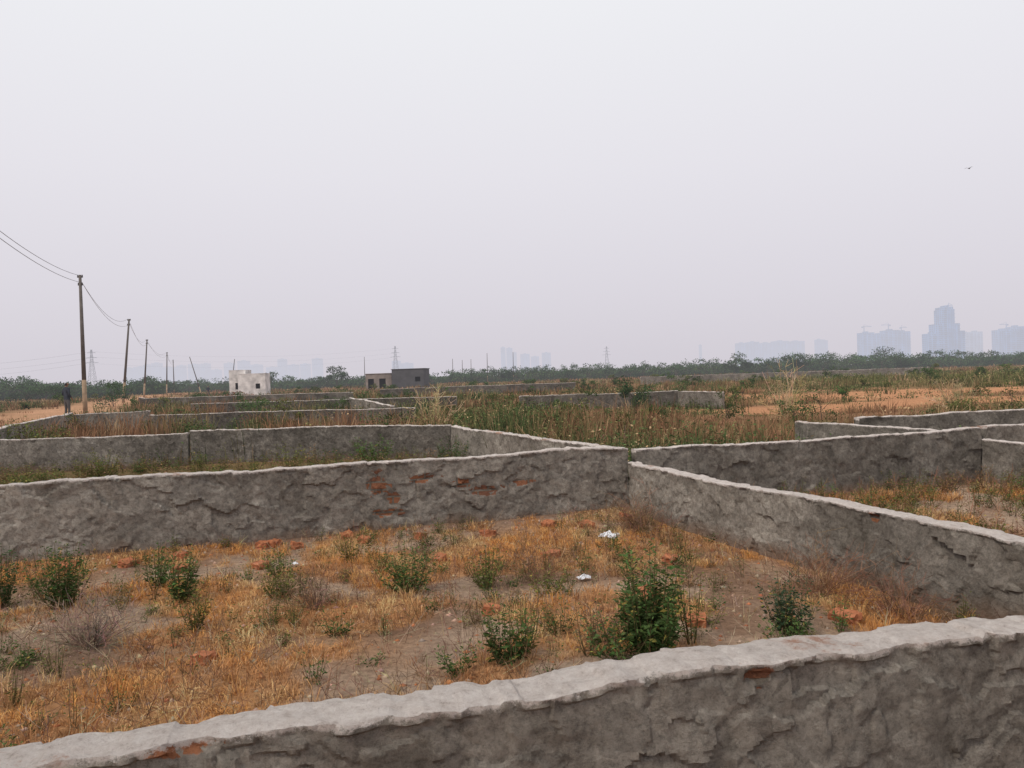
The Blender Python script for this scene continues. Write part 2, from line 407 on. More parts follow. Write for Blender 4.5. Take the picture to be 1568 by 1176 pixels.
# ------------------------------------------------------------------ DRY GRASS of the plots
def scatter(n, x0, x1, y0, y1, cond, dens):
    x = R.uniform(x0, x1, n*4); y = R.uniform(y0, y1, n*4)
    k = cond(x, y) & (R.random(n*4) < dens(x, y)); x = x[k][:n]; y = y[k][:n]; return x, y
main_plot = lambda x, y: (y < line_B(x)-.14) & (y > line_A(x)+.12) & (x < line_C(y)-.14)
right_plot = lambda x, y: (y < line_B(x)-.14) & (x > line_C(y)+.14) & (x < 6.4+.39*(10.5-y)) & (y > 3.2)
def tufts(bag, x, y, nb, rad, hh, cols, w=.0035, leanmax=1.3):
    n = len(x); nb_ = R.integers(int(nb*.6), int(nb*1.4)+1, n)
    i = np.repeat(np.arange(n), nb_); m = len(i)
    az = R.uniform(0, 6.28, m); r = rad*np.sqrt(R.random(m))*R.uniform(.6, 1.4, n)[i]
    px = x[i]+np.cos(az)*r; py = y[i]+np.sin(az)*r
    th = hh*R.uniform(.5, 1.4, n)[i]*R.uniform(.5, 1.2, m)
    cb = cols[i]*R.normal(1, .2, (m, 1))
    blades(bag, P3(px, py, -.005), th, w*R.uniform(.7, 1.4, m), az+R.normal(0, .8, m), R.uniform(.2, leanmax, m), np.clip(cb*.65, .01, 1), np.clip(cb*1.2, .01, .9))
def dryc(n, x, y):
    t_ = fbm(x*2.3, y*2.3, 91)
    a = lerp(np.tile(A3([.74, .35, .12]), (n, 1)), A3([.76, .50, .25])[None], sstep(.4, .7, t_))
    a = lerp(a, A3([.42, .23, .13])[None], sstep(.52, .72, fbm(x*1.7, y*1.7, 93))*.7)
    return a*R.normal(1, .15, (n, 1))
bag = Bag()
x, y = scatter(8400, -6, 3.2, 2.2, 9.1, main_plot, orange_mask)
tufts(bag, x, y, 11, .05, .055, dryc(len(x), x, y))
x, y = scatter(1800, -6, 3.2, 2.2, 9.1, main_plot, lambda x, y: .25+0*x)
tufts(bag, x, y, 8, .05, .05, jit([.42, .26, .15], len(x), .25))
x, y = scatter(800, -6, 3.2, 2.2, 9.1, main_plot, lambda x, y: orange_mask(x, y)*sstep(.45, .6, fbm(x*1.4, y*1.4, 97)))
tufts(bag, x, y, 12, .035, .12, dryc(len(x), x, y), leanmax=.7, w=.003)
x, y = scatter(3600, 1.5, 9, 3.2, 11.2, right_plot, orange_mask)
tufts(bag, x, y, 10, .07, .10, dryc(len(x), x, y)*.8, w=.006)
bag.build('dry_grass', M_DRY)

bag = Bag()
def stalks(x, y, lo, hi, cl, r=.0018):
    n = len(x); p = P3(x, y); az = R.uniform(0, 6.28, n); L = R.uniform(lo, hi, n); ti = R.uniform(.1, 1.45, n)
    e = p+np.stack([np.cos(az)*np.sin(ti)*L, np.sin(az)*np.sin(ti)*L, np.cos(ti)*L+.01], 1)
    cc_ = jit(cl, n, .3)
    tubes(bag, p, e, r, r*.55, cc_)
    for k in range(3):
        m0 = p+(e-p)*R.uniform(.3, .9, (n, 1)); tubes(bag, m0, m0+R.normal(0, .035, (n, 3))+A3([0, 0, .025]), r*.7, r*.4, cc_)
x, y = scatter(3400, -6, 3.2, 2.2, 9.1, main_plot, lambda x, y: sstep(.33, .58, fbm(x*1.1, y*1.1, 71)))
stalks(x, y, .05, .22, [.22, .13, .085])
x, y = scatter(1200, -6, 3.2, 2.2, 9.1, main_plot, lambda x, y: .3+0*x)
stalks(x, y, .05, .2, [.48, .36, .24], .0016)
x, y = scatter(1500, 1.5, 9, 3.2, 11.2, right_plot, lambda x, y: .3+0*x)
stalks(x, y, .1, .4, [.26, .15, .09], .003)
bag.build('dead_stalks', M_DRY)

bag = Bag()
x, y = scatter(4200, -6, 3.2, 2.4, 9.1, main_plot, lambda x, y: .25+.75*np.exp(-((line_B(x)-y)/.4)**2))
n = len(x); s_ = .006+.022*R.random(n)**2.5
oc = A3([(1, 0, 0), (0, 1, 0), (-1, 0, 0), (0, -1, 0), (0, 0, .7), (0, 0, -.7)], float)
v = P3(x, y)[:, None]+(oc[None]*R.uniform(.6, 1.4, (n, 6, 1)))*s_[:, None, None]
tr = [(0, 1, 4), (1, 2, 4), (2, 3, 4), (3, 0, 4), (1, 0, 5), (2, 1, 5), (3, 2, 5), (0, 3, 5)]
cl = lerp(jit([.40, .29, .21], n, .2), jit([.40, .16, .08], n, .2), (R.random(n) < .35).astype(float))
bag.add(v, idx(n, 6, tr), np.repeat(cl[:, None], 6, 1))
bag.build('soil_clods', M_DRY)

# ------------------------------------------------------------------ weeds
GREEN = A3([.078, .124, .042]); DARKG = A3([.048, .084, .034]); YGREEN = A3([.16, .175, .055])
def weed(bag, x, y, h, spread, nst, leafs, col, nleaf, bare=.1, stemc=(.14, .12, .06)):
    z0 = float(gh(x, y))
    for k in range(nst):
        az = random.uniform(0, 6.28); r = spread*math.sqrt(random.random()); hh = h*random.uniform(.5, 1.0)*(1-.25*(r/max(spread, .01)))
        b = A3([x+math.cos(az)*r*.25, y+math.sin(az)*r*.25, z0-.01]); tp = A3([x+math.cos(az)*r, y+math.sin(az)*r, z0+hh])
        mid = (b+tp)/2+A3([math.cos(az), math.sin(az), 0])*r*.22+R.normal(0, .012, 3)
        tt = np.linspace(0, 1, 6)[:, None]
        pts = b*(1-tt)**2+2*mid*tt*(1-tt)+tp*tt**2
        rr = np.linspace(.0035, .0012, 6)*(h/.4)**.5
        tubes(bag, pts[:-1], pts[1:], rr[:-1], rr[1:], stemc)
        m = int(nleaf*random.uniform(.7, 1.3)); q = R.uniform(bare, 1, m)[:, None]
        P = b*(1-q)**2+2*mid*q*(1-q)+tp*q**2
        a = R.uniform(0, 6.28, m); D = np.stack([np.cos(a), np.sin(a), R.uniform(-.2, 1.1, m)], 1)
        P = P+D*R.uniform(0, .03, (m, 1))
        Lf = leafs*R.uniform(.5, 1.25, m)*(1.15-.5*q[:, 0])
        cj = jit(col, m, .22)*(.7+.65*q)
        yel = R.random(m) < .05; cj[yel] = jit([.35, .28, .08], yel.sum(), .2)
        leaves(bag, P, D, Lf, Lf*R.uniform(.3, .45, m), cj)
def one_weed(name, *a, **k):
    b = Bag(); weed(b, *a, **k); return b.build(name, M_FOL)
LW = 'leafy_green_weed'
for a_ in [(.76, 4.45, .76, .20, 30, .05, GREEN*.9, 84), (.72, 4.40, .54, .27, 22, .05, GREEN*.85, 62), (.56, 4.33, .34, .22, 16, .04, GREEN, 38),
           (1.04, 4.65, .60, .10, 7, .03, YGREEN, 36), (.40, 4.5, .38, .12, 8, .03, A3([.20, .15, .08]), 22), (-.09, 4.37, .42, .17, 18, .042, GREEN*.9, 46),
           (.02, 4.55, .54, .13, 8, .032, YGREEN*.8, 36), (-.35, 4.3, .20, .12, 10, .035, GREEN, 28), (-2.6, 5.9, .52, .16, 20, .042, GREEN*.85, 48),
           (-3.45, 5.8, .56, .25, 32, .042, GREEN*.75, 58), (-4.0, 5.9, .56, .18, 20, .042, DARKG, 50), (-2.98, 6.3, .44, .15, 15, .04, GREEN*.9, 40),
           (-2.2, 5.2, .38, .13, 13, .032, YGREEN*.7, 36), (-.85, 6.0, .46, .28, 30, .042, GREEN*.95, 42), (-.25, 6.0, .40, .20, 20, .036, YGREEN*.8, 34),
           (.2, 5.7, .30, .20, 14, .032, YGREEN*.85, 30), (1.66, 4.76, .46, .17, 24, .038, A3([.05, .078, .044]), 52), (1.56, 4.5, .22, .18, 14, .035, GREEN, 30),
           (-1.85, 5.9, .38, .2, 18, .032, YGREEN*.8, 34), (-1.5, 7.0, .38, .15, 10, .035, YGREEN*.7, 28), (.9, 6.6, .32, .15, 10, .035, YGREEN*.7, 28),
           (-1.2, 5.0, .24, .15, 10, .03, GREEN*.8, 26), (.25, 4.9, .30, .15, 10, .03, GREEN*.8, 26), (-3.0, 4.6, .2, .14, 9, .03, GREEN, 24), (-2.0, 6.5, .36, .16, 12, .034, GREEN*.9, 30),
           (-.55, 3.3, .13, .1, 8, .035, GREEN, 18), (-1.45, 3.2, .12, .1, 8, .035, GREEN*.9, 18), (1.30, 2.28, .38, .11, 14, .028, DARKG*1.1, 44), (1.60, 2.34, .46, .14, 14, .024, A3([.14, .13, .07]), 36)]:
    one_weed(LW, *a_)
bag = Bag()
x, y = scatter(440, -6, 2.8, 2.8, 8.6, main_plot, lambda x, y: sstep(.33, .6, fbm(x*.8, y*.8, 77)))
for a_, b_ in zip(x, y):
    k = random.random(); colr = GREEN if k < .55 else (YGREEN*.75 if k < .8 else A3([.22, .14, .08]))
    weed(bag, a_, b_, random.uniform(.06, .27), random.uniform(.05, .13), random.randint(3, 8), random.uniform(.016, .032), colr*random.uniform(.75, 1.15), random.randint(10, 22))
x, y = scatter(260, 1.8, 8, 4, 11, right_plot, lambda x, y: sstep(.3, .6, fbm(x*.7, y*.7, 79)))
for a_, b_ in zip(x, y):
    weed(bag, a_, b_, random.uniform(.12, .42), random.uniform(.08, .22), random.randint(4, 9), .035, (GREEN if random.random() < .4 else YGREEN*.8 if random.random() < .4 else A3([.26, .15, .09]))*random.uniform(.8, 1.2), random.randint(12, 22))
bag.build('low_weeds', M_FOL)
bag = Bag()
mid_plot = lambda x, y: (y > line_B(x)+.25) & (y < 15.4) & (x < line_C(y)-.25)
x, y = scatter(520, -14, 1, 6, 15.4, mid_plot, lambda x, y: sstep(.3, .6, fbm(x*.6, y*.6, 81))*(.25+.75*sstep(11, 14, y)))
for a_, b_ in zip(x, y):
    k = random.random(); colr = GREEN*1.1 if k < .3 else (YGREEN if k < .6 else A3([.26, .16, .09]))
    weed(bag, a_, b_, random.uniform(.2, .54), random.uniform(.12, .3), random.randint(4, 8), .05, colr*random.uniform(.7, 1.15), random.randint(9, 18))
bag.build('waist_high_weeds', M_FOL)
for a_ in [(-2.75, 14.9, .66, .5, 30, .07, GREEN*1.2, 30), (-1.1, 13.6, .72, .35, 26, .06, DARKG*1.3, 36), (-9.6, 12.6, .80, .35, 16, .06, YGREEN, 30),
           (-4.3, 14.6, .6, .4, 20, .06, YGREEN, 24), (-7.6, 14.2, .75, .5, 20, .06, YGREEN*.8, 26), (-12.6, 19.5, 1.0, .5, 24, .09, YGREEN*.9, 30),
           (-11.0, 18.5, .9, .5, 20, .09, GREEN*1.2, 30)]:
    one_weed(LW, *a_)

def dry_shrub(name, x, y, r, h, n, col, up=.6, tr=.0022):
    b = Bag(); z0 = float(gh(x, y))
    az = R.uniform(0, 6.28, n); el = R.uniform(.05, 1.0, n)**up*1.5
    D = np.stack([np.cos(az)*np.cos(el)*r, np.sin(az)*np.cos(el)*r, np.sin(el)*h], 1)
    p = A3([x, y, z0])+np.stack([np.cos(az), np.sin(az), 0*az], 1)*r*.12
    cc = jit(col, n, .3); q = p
    for k in range(4):
        e = q+D*.28+R.normal(0, .055*r+.01, (n, 3)); e[:, 2] = np.maximum(e[:, 2], z0+.005)
        tubes(b, q, e, tr*(1-.2*k), tr*(1-.2*(k+1)), cc)
        for j in range(2):
            f = e+D*.12+R.normal(0, .14*r, (n, 3)); tubes(b, e, f, tr*.5, tr*.3, cc*1.1)
        q = e
    return b.build(name, M_DRY)
dry_shrub('dead_shrub', -2.75, 4.95, .34, .24, 90, (.28, .20, .155), tr=.003)
dry_shrub('dead_shrub', 2.15, 5.5, .42, .22, 80, (.26, .14, .09), tr=.0026)
dry_shrub('dead_shrub', 2.5, 5.0, .3, .22, 50, (.26, .15, .10), tr=.0026)
dry_shrub('dead_shrub', 1.3, 8.0, .45, .26, 80, (.26, .16, .11), tr=.003)
dry_shrub('dead_shrub', .15, 6.1, .25, .2, 45, (.20, .12, .08))
dry_shrub('dead_shrub', -1.5, 5.6, .25, .22, 45, (.18, .11, .08))
dry_shrub('dead_shrub', .5, 4.7, .25, .2, 45, (.18, .11, .08))
dry_shrub('straw_clump', -2.4, 23, .8, 1.05, 42, (.50, .38, .22), tr=.013)
dry_shrub('straw_clump', 8.9, 25, .95, 1.25, 42, (.50, .38, .22), tr=.014)
dry_shrub('straw_clump', 1.6, 12.8, .5, .6, 50, (.30, .18, .12), tr=.006)
dry_shrub('straw_clump', 2.6, 13.3, .5, .7, 50, (.28, .14, .09), tr=.006)
dry_shrub('straw_clump', 15.5, 27, .8, .8, 40, (.42, .33, .2), tr=.012)

# ------------------------------------------------------------------ FIELD grass (beyond the plots)
bag = Bag(); bagL = Bag()
n = 18500
ang = R.uniform(-.86, .86, n); D = np.exp(R.uniform(math.log(9.5), math.log(230), n))
x = np.tan(ang)*D; y = D
patch = fbm(x*.35, y*.30, 131, 3)
ok = (y > line_B(x)+.25) & ~((y < 15.9) & (x < line_C(y)+.2))
t = x-road_c(y); ok &= ~((t > -3.4) & (t < 3.0) & (R.random(n) < .95))
ok &= ~((t <= -3.4) & (R.random(n) < .3))
ok &= ~(R.random(n) < dirt_mask(x, y)*.80)
ok &= ~((x > 5.2) & (y < 15.5) & (R.random(n) < .5))
ok &= (R.random(n) < .30+.70*sstep(.38, .5, patch))
x = x[ok]; y = y[ok]; D = D[ok]; n = len(x)
kind = fbm(x*.24, y*.24, 107, 4)+R.normal(0, .07, n)
tall = sstep(.38, .62, fbm(x*.22, y*.26, 103))
hgt = .22+.58*tall+.24*np.exp(-((x-3.2)**2/12+(y-17)**2/22))
hgt = hgt*np.where(D > 60, .8, 1)*(1-.5*sstep(5, 8, x)*sstep(17, 22, y)*sstep(60, 45, y))*R.uniform(.55, 1.35, n)
gz = np.exp(-((x-42)**2/300+(y-62)**2/500))
hgt = hgt+.35*gz
colr = np.where((kind < .49)[:, None], A3([[.29, .16, .09]]), np.where((kind < .54)[:, None], A3([[.28, .20, .10]]), np.where((kind < .59)[:, None], A3([[.155, .15, .06]]), A3([[.078, .112, .042]]))))
colr = lerp(colr, A3([.17, .175, .065])[None], np.clip(gz*1.5, 0, .9))
straw = R.random(n) < .08; colr[straw] = A3([.46, .32, .18])
colr = colr*R.normal(1, .22, (n, 1))
nb_ = R.integers(10, 24, n); i = np.repeat(np.arange(n), nb_); m = len(i)
az = R.uniform(0, 6.28, m); r = (.10+.006*D)[i]*np.sqrt(R.random(m))*1.3
px = x[i]+np.cos(az)*r; py = y[i]+np.sin(az)*r
cb = colr[i]*R.normal(1, .22, (m, 1))
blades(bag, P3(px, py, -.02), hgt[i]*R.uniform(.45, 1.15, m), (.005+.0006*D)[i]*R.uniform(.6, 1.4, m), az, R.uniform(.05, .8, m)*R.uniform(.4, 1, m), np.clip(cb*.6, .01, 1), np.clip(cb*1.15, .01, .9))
lf = (kind > .54) & (D < 120); li = np.nonzero(lf)[0]; i = np.repeat(li, 24); m = len(i)
az = R.uniform(0, 6.28, m); rr = (.14+.006*D)[i]*np.sqrt(R.random(m))*1.3
q = R.random(m)
P = P3(x[i]+np.cos(az)*rr, y[i]+np.sin(az)*rr); P[:, 2] += hgt[i]*(.15+.8*q)
Dv = np.stack([np.cos(az), np.sin(az), R.uniform(-.3, 1, m)], 1)
Lf = (.035+.0015*D)[i]*R.uniform(.6, 1.4, m)
leaves(bagL, P, Dv, Lf, Lf*.45, np.clip(colr[i]*(.6+.6*q)[:, None]*R.normal(1, .2, (m, 1)), .01, .9))
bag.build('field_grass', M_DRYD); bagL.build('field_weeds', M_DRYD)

# ------------------------------------------------------------------ TREES
def tree(bag, x, y, h, w, nleaf, ls, col, trunk=.12, low=.25):
    z0 = float(gh(x, y))
    tubes(bag, [[x, y, z0-.1]], [[x+random.uniform(-.1, .1)*h, y, z0+h*.5]], trunk, trunk*.55, (.10, .08, .06))
    nl = random.randint(6, 9); cen = []
    for k in range(nl):
        a = random.uniform(0, 6.28); rr = w*.5*random.uniform(.15, .85)
        c = A3([x+math.cos(a)*rr, y+math.sin(a)*rr, z0+h*random.uniform(low+.12, .9)])
        cen.append(c); st = A3([x, y, z0+h*random.uniform(.15, .45)])
        tubes(bag, [st], [c], trunk*.45, trunk*.12, (.10, .08, .06))
    ci = R.integers(0, nl, nleaf); C0 = np.array(cen)[ci]
    sz = R.uniform(.5, 1, nl)[ci]
    v = unit(R.normal(size=(nleaf, 3)))*(R.random(nleaf)**.4)[:, None]*A3([w*.27, w*.27, h*.19])*sz[:, None]
    P = C0+v; P[:, 2] = np.maximum(P[:, 2], z0+.05)
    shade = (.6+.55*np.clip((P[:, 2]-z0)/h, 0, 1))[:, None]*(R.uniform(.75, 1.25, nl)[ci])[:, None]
    Dv = R.normal(size=(nleaf, 3)); L = ls*R.uniform(.5, 1.4, nleaf)
    leaves(bag, P, Dv, L, L*.6, jit(col, nleaf, .2)*shade)
prof_u = A3([-1.2, -.67, -.58, -.5, -.40, -.28, -.2, -.1, -.05, .05, .1, .18, .27, .31, .36, .45, .5, .56, .62, .70, 1.2])
prof_h = A3([4.4, 4.8, 3.6, 3.0, 3.4, 3.2, 3.0, 2.9, 3.4, 4.2, 3.8, 3.8, 4.3, 4.0, 4.9, 4.5, 4.6, 4.4, 3.8, 3.6, 4.0])
bag = Bag()
for k in range(680):
    a = -1.1+2.2*(k+random.random())/680
    D = random.uniform(185, 250); D2 = D if a > -.45 else D*.75
    h = float(np.interp(a, prof_u, prof_h))*D/215*random.uniform(.65, 1.18)
    tree(bag, a*D2, D2, h, random.uniform(4.5, 8), 300, .42, GREEN*random.uniform(.5, .85)*A3([.85, 1, 1.15]), .12, .0)  # bluish shift paints distance haze into the leaf colour
m = 60000
a = R.uniform(-1.1, 1.1, m); D2 = R.uniform(190, 235, m)*np.where(a > -.45, 1, .75)
hh = np.interp(a, prof_u, prof_h)*(.35+.45*fbm(a*90, D2*.08, 121, 3))
P = P3(a*D2, D2); q = R.random(m); P[:, 2] += hh*q
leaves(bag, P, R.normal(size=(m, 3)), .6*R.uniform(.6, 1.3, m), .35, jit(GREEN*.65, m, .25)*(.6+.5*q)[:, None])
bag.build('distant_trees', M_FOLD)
def one_tree(name, *a, **k):
    b = Bag(); tree(b, *a, **k); return b.build(name, M_FOLD)
one_tree('acacia_tree', -37.5, 165, 4.8, 5.5, 1100, .34, DARKG*.8, low=.2)
one_tree('acacia_tree', 52, 180, 5.6, 8, 1500, .36, DARKG*.9, low=.1)
one_tree('acacia_tree', 66, 178, 5.2, 8, 1500, .36, DARKG*.8, low=.1)
one_tree('acacia_tree', 91, 180, 5.4, 9, 1500, .36, DARKG*.85, low=.1)
one_tree('acacia_tree', -70, 150, 3.9, 5, 900, .3, DARKG*.9, low=.1)
one_tree('acacia_tree', -62, 105, 3.1, 7, 1400, .2, DARKG, low=.0)
one_tree('acacia_tree', -68, 108, 3.0, 7, 1400, .2, DARKG, low=.0)
one_tree('acacia_tree', -44, 140, 4.0, 5, 1000, .24, DARKG, low=.1)
one_tree('thorn_bush', 4.5, 28.5, 1.6, 1.5, 3400, .055, DARKG*1.0, trunk=.03, low=.0)
one_tree('thorn_bush', -10.5, 31, 1.2, 1.6, 1300, .07, GREEN*1.1, trunk=.03, low=.0)
one_tree('thorn_bush', -30, 58, 1.9, 3, 1300, .12, DARKG*1.1, trunk=.04, low=.0)
bag = Bag()
for k in range(230):
    a = random.uniform(-.8, .8); D = math.exp(random.uniform(math.log(17), math.log(150)))
    x_ = a*D
    if -3.6 < x_-road_c(D) < 3.4 or float(dirt_mask(x_, D)) > .7: continue
    h = random.uniform(.4, .95)*(1+.006*D); tree(bag, x_, D, h, h*random.uniform(1, 1.9), 420, .035+.0011*D, (GREEN if random.random() < .7 else YGREEN*.8)*random.uniform(.6, 1.05), .02, 0)
bag.build('field_shrubs', M_DRYD)

# ------------------------------------------------------------------ primitives
def box(bm, x0, x1, y0, y1, z0, z1, mi=0):
    vs = [bm.verts.new(p) for p in ((x0, y0, z0), (x1, y0, z0), (x1, y1, z0), (x0, y1, z0), (x0, y0, z1), (x1, y0, z1), (x1, y1, z1), (x0, y1, z1))]
    for f in ((0, 3, 2, 1), (4, 5, 6, 7), (0, 1, 5, 4), (1, 2, 6, 5), (2, 3, 7, 6), (3, 0, 4, 7)):
        fc = bm.faces.new([vs[i] for i in f]); fc.material_index = mi
def cyl(bm, p0, p1, r0, r1, n=10, mi=0):
    p0 = Vector(p0); p1 = Vector(p1); d = (p1-p0).normalized()
    u = d.cross(Vector((.3, .8, .5))).normalized(); w = d.cross(u)
    ra = []; rb = []
    for k in range(n):
        a = 2*math.pi*k/n; o = u*math.cos(a)+w*math.sin(a)
        ra.append(bm.verts.new(p0+o*r0)); rb.append(bm.verts.new(p1+o*r1))
    for k in range(n):
        f = bm.faces.new((ra[k], ra[(k+1) % n], rb[(k+1) % n], rb[k])); f.material_index = mi; f.smooth = n > 5
    bm.faces.new(ra[::-1]).material_index = mi; bm.faces.new(rb).material_index = mi
def obj(name, bm, mats, loc=(0, 0, 0), rz=0):
    me = bpy.data.meshes.new(name); bm.to_mesh(me); bm.free()
    for m in mats: me.materials.append(m)
    o = bpy.data.objects.new(name, me); COL.objects.link(o); o.location = loc; o.rotation_euler = (0, 0, rz); return o

# ------------------------------------------------------------------ utility poles + wires
M_POLE = simple('concrete_pole_material', (.13, .115, .105), .85, .2, 3)
M_POLEB = simple('pole_base_material', (.33, .24, .16), .85, .3, 3)
M_IRON = simple('iron_material', (.07, .06, .06), .6, .2, 4)
M_WIRE = simple('wire_material', (.14, .14, .15), .5, .1, 4)
def pole(x, y, h, lean=(0, 0), r=.13, arms=True):
    bm = bmesh.new()
    T = Vector((lean[0], lean[1], h)); B = Vector((0, 0, -.3))
    k = B.lerp(T, .27)
    cyl(bm, B, k, r, r*.92, 12, 1); cyl(bm, k, T, r*.92, r*.58, 12, 0)
    if arms:
        for dz, w in ((-.12, .15), (-.55, .13)):
            c = B.lerp(T, 1+dz/h)
            box(bm, c.x-w, c.x+w, c.y-.03, c.y+.03, c.z-.03, c.z+.03, 2)
            for sx in (-.85, .85): cyl(bm, (c.x+w*sx, c.y, c.z+.03), (c.x+w*sx, c.y, c.z+.13), .035, .025, 8, 2)
    return obj('utility_pole', bm, [M_POLE, M_POLEB, M_IRON], (x, y, float(gh(x, y))))
PL = [(-12.2, 13, 7.8, (0, 0)), (-24.4, 44, 7.9, (.0, 0)), (-36.9, 73, 7.9, (.9, 0)), (-50.2, 105, 7.9, (.75, 0)), (-63.2, 141, 7.7, (.35, 0)), (-78, 178, 7.7, (0, 0))]
for (x, y, h, l) in PL: pole(x, y, h, l, .13)
pole(-48.2, 120, 6.2, (-1.8, 0), .09, False)
pole(-47.5, 130, 6.0, (.9, 0), .09, False)
for (x, y, h) in ((-37.2, 195, 7.6), (-15.3, 200, 6.5), (-13, 203, 6.2), (-10.8, 205, 6.4), (-6.0, 190, 7.4), (.4, 188, 7.4)): pole(x, y, h, (.1, 0), .10, False)
def wire(pts, r=.014):
    cu = bpy.data.curves.new('power_line', 'CURVE'); cu.dimensions = '3D'; cu.bevel_depth = r; cu.bevel_resolution = 1
    s = cu.splines.new('POLY'); s.points.add(len(pts)-1)
    for q_, p_ in zip(s.points, pts): q_.co = (*p_, 1)
    o = bpy.data.objects.new('power_line', cu); COL.objects.link(o); cu.materials.append(M_WIRE); return o
def span(a, b, sag, r=.014):
    a = Vector(a); b = Vector(b); pts = []
    for k in range(25):
        t_ = k/24; p_ = a.lerp(b, t_); p_.z -= sag*4*t_*(1-t_); pts.append(p_)
    wire(pts, r)
for (a, b) in zip(PL[:-1], PL[1:]):
    za = float(gh(a[0], a[1])); zb = float(gh(b[0], b[1]))
    for dz, sx in ((0, -.13), (-.45, .11)):
        span((a[0]+a[3][0]+sx, a[1], a[2]+dz+za), (b[0]+b[3][0]+sx, b[1], b[2]+dz+zb), .75 if a[1] < 40 else 1.1, .011)

M_STEEL = simple('galvanised_steel_material', (.22, .23, .25), .6, .1, 1)
def pylon(x, y, h):
    bm = bmesh.new(); r = .17
    def hw(z): return h*.09*(1-z/h)**1.3+h*.012
    lv = [h*k/9 for k in range(10)]
    for za, zb in zip(lv[:-1], lv[1:]):
        a, b = hw(za), hw(zb)
        ca = [(-a, -a), (a, -a), (a, a), (-a, a)]; cb = [(-b, -b), (b, -b), (b, b), (-b, b)]
        for k in range(4):
            k2 = (k+1) % 4
            cyl(bm, (*ca[k], za), (*cb[k], zb), r, r, 4); cyl(bm, (*ca[k], za), (*cb[k2], zb), r*.6, r*.6, 4); cyl(bm, (*ca[k2], za), (*cb[k], zb), r*.6, r*.6, 4)
    for z, w in ((h*.68, h*.16), (h*.80, h*.13), (h*.92, h*.10)):
        cyl(bm, (-w, 0, z), (0, 0, z+h*.025), r*.8, r, 4); cyl(bm, (w, 0, z), (0, 0, z+h*.025), r*.8, r, 4); cyl(bm, (-w, 0, z), (w, 0, z), r*.8, r*.8, 4)
    return obj('electricity_pylon', bm, [M_STEEL], (x, y, 0), random.uniform(-.3, .3))
pylon(-435, 800, 43); pylon(-150, 1000, 45); pylon(155, 1250, 44)
for dz, dx in ((0, -5), (6, 4), (12, 0)):
    span((-435+dx, 800, 29+dz), (-760+dx, 840, 24+dz), 8, .07)
    span((-435+dx, 800, 29+dz), (-150+dx, 1000, 30+dz), 8, .04)

# ------------------------------------------------------------------ low buildings in the field
M_WHITE = simple('old_whitewash_material', (.60, .57, .55), .9, .4, 1.1)
M_GREYB = simple('weathered_block_material', (.085, .085, .09), .9, .2, .8)
M_TAN = simple('unplastered_block_material', (.24, .20, .175), .9, .25, 1.2)
M_DARK = simple('painted_interior_shade_material', (.03, .03, .03), .9, .1, 1)
M_BRICKC = simple('broken_brick_material', (.36, .135, .065), .9, .4, 20)
def hut(name, x, y, w, d, h, rz, wm, openings, eave=.12):
    bm = bmesh.new(); t_ = .22
    xs_ = -w/2
    for (ox, ow, z0, z1) in openings:
        box(bm, xs_, ox, -d/2, -d/2+t_, -.2, h); box(bm, ox, ox+ow, -d/2+.003, -d/2+t_-.003, z1, h)
        if z0 > 0: box(bm, ox, ox+ow, -d/2+.003, -d/2+t_-.003, -.2, z0)
        xs_ = ox+ow
    box(bm, xs_, w/2, -d/2, -d/2+t_, -.2, h)
    box(bm, -w/2, -w/2+t_, -d/2+t_, d/2, -.2, h); box(bm, w/2-t_, w/2, -d/2+t_, d/2, -.2, h)
    box(bm, -w/2+t_, w/2-t_, d/2-t_, d/2, -.2, h)
    box(bm, -w/2-eave, w/2+eave, -d/2-eave, d/2+eave, h, h+.08, 0)
    box(bm, -w/2+t_+.01, w/2-t_-.01, -d/2+t_+.5, -d/2+t_+.55, 0, h-.02, 1)  # near-black panel behind the openings, painted stand-in for indoor shade
    return obj(name, bm, [wm, M_DARK], (x, y, float(gh(x, y))), rz)
hut('whitewashed_hut', -35.4, 106, 3.6, 3.2, 3.0, .1, M_WHITE, [(.5, .6, 1.0, 1.7)], .02)
hut('whitewashed_hut', -38.0, 108, 2.2, 3.0, 3.6, .05, M_WHITE, [(-.3, .6, 1.0, 1.9)], .02)
hut('concrete_block_shed', -17.0, 130, 5.4, 4.5, 3.3, -.1, M_GREYB, [(1.2, .9, 1.2, 2.0)])
hut('concrete_block_shed', -22.2, 131, 4.4, 4, 2.7, -.05, M_TAN, [(-1.8, 1.0, 0, 1.9), (.1, 1.1, 0, 1.9)])
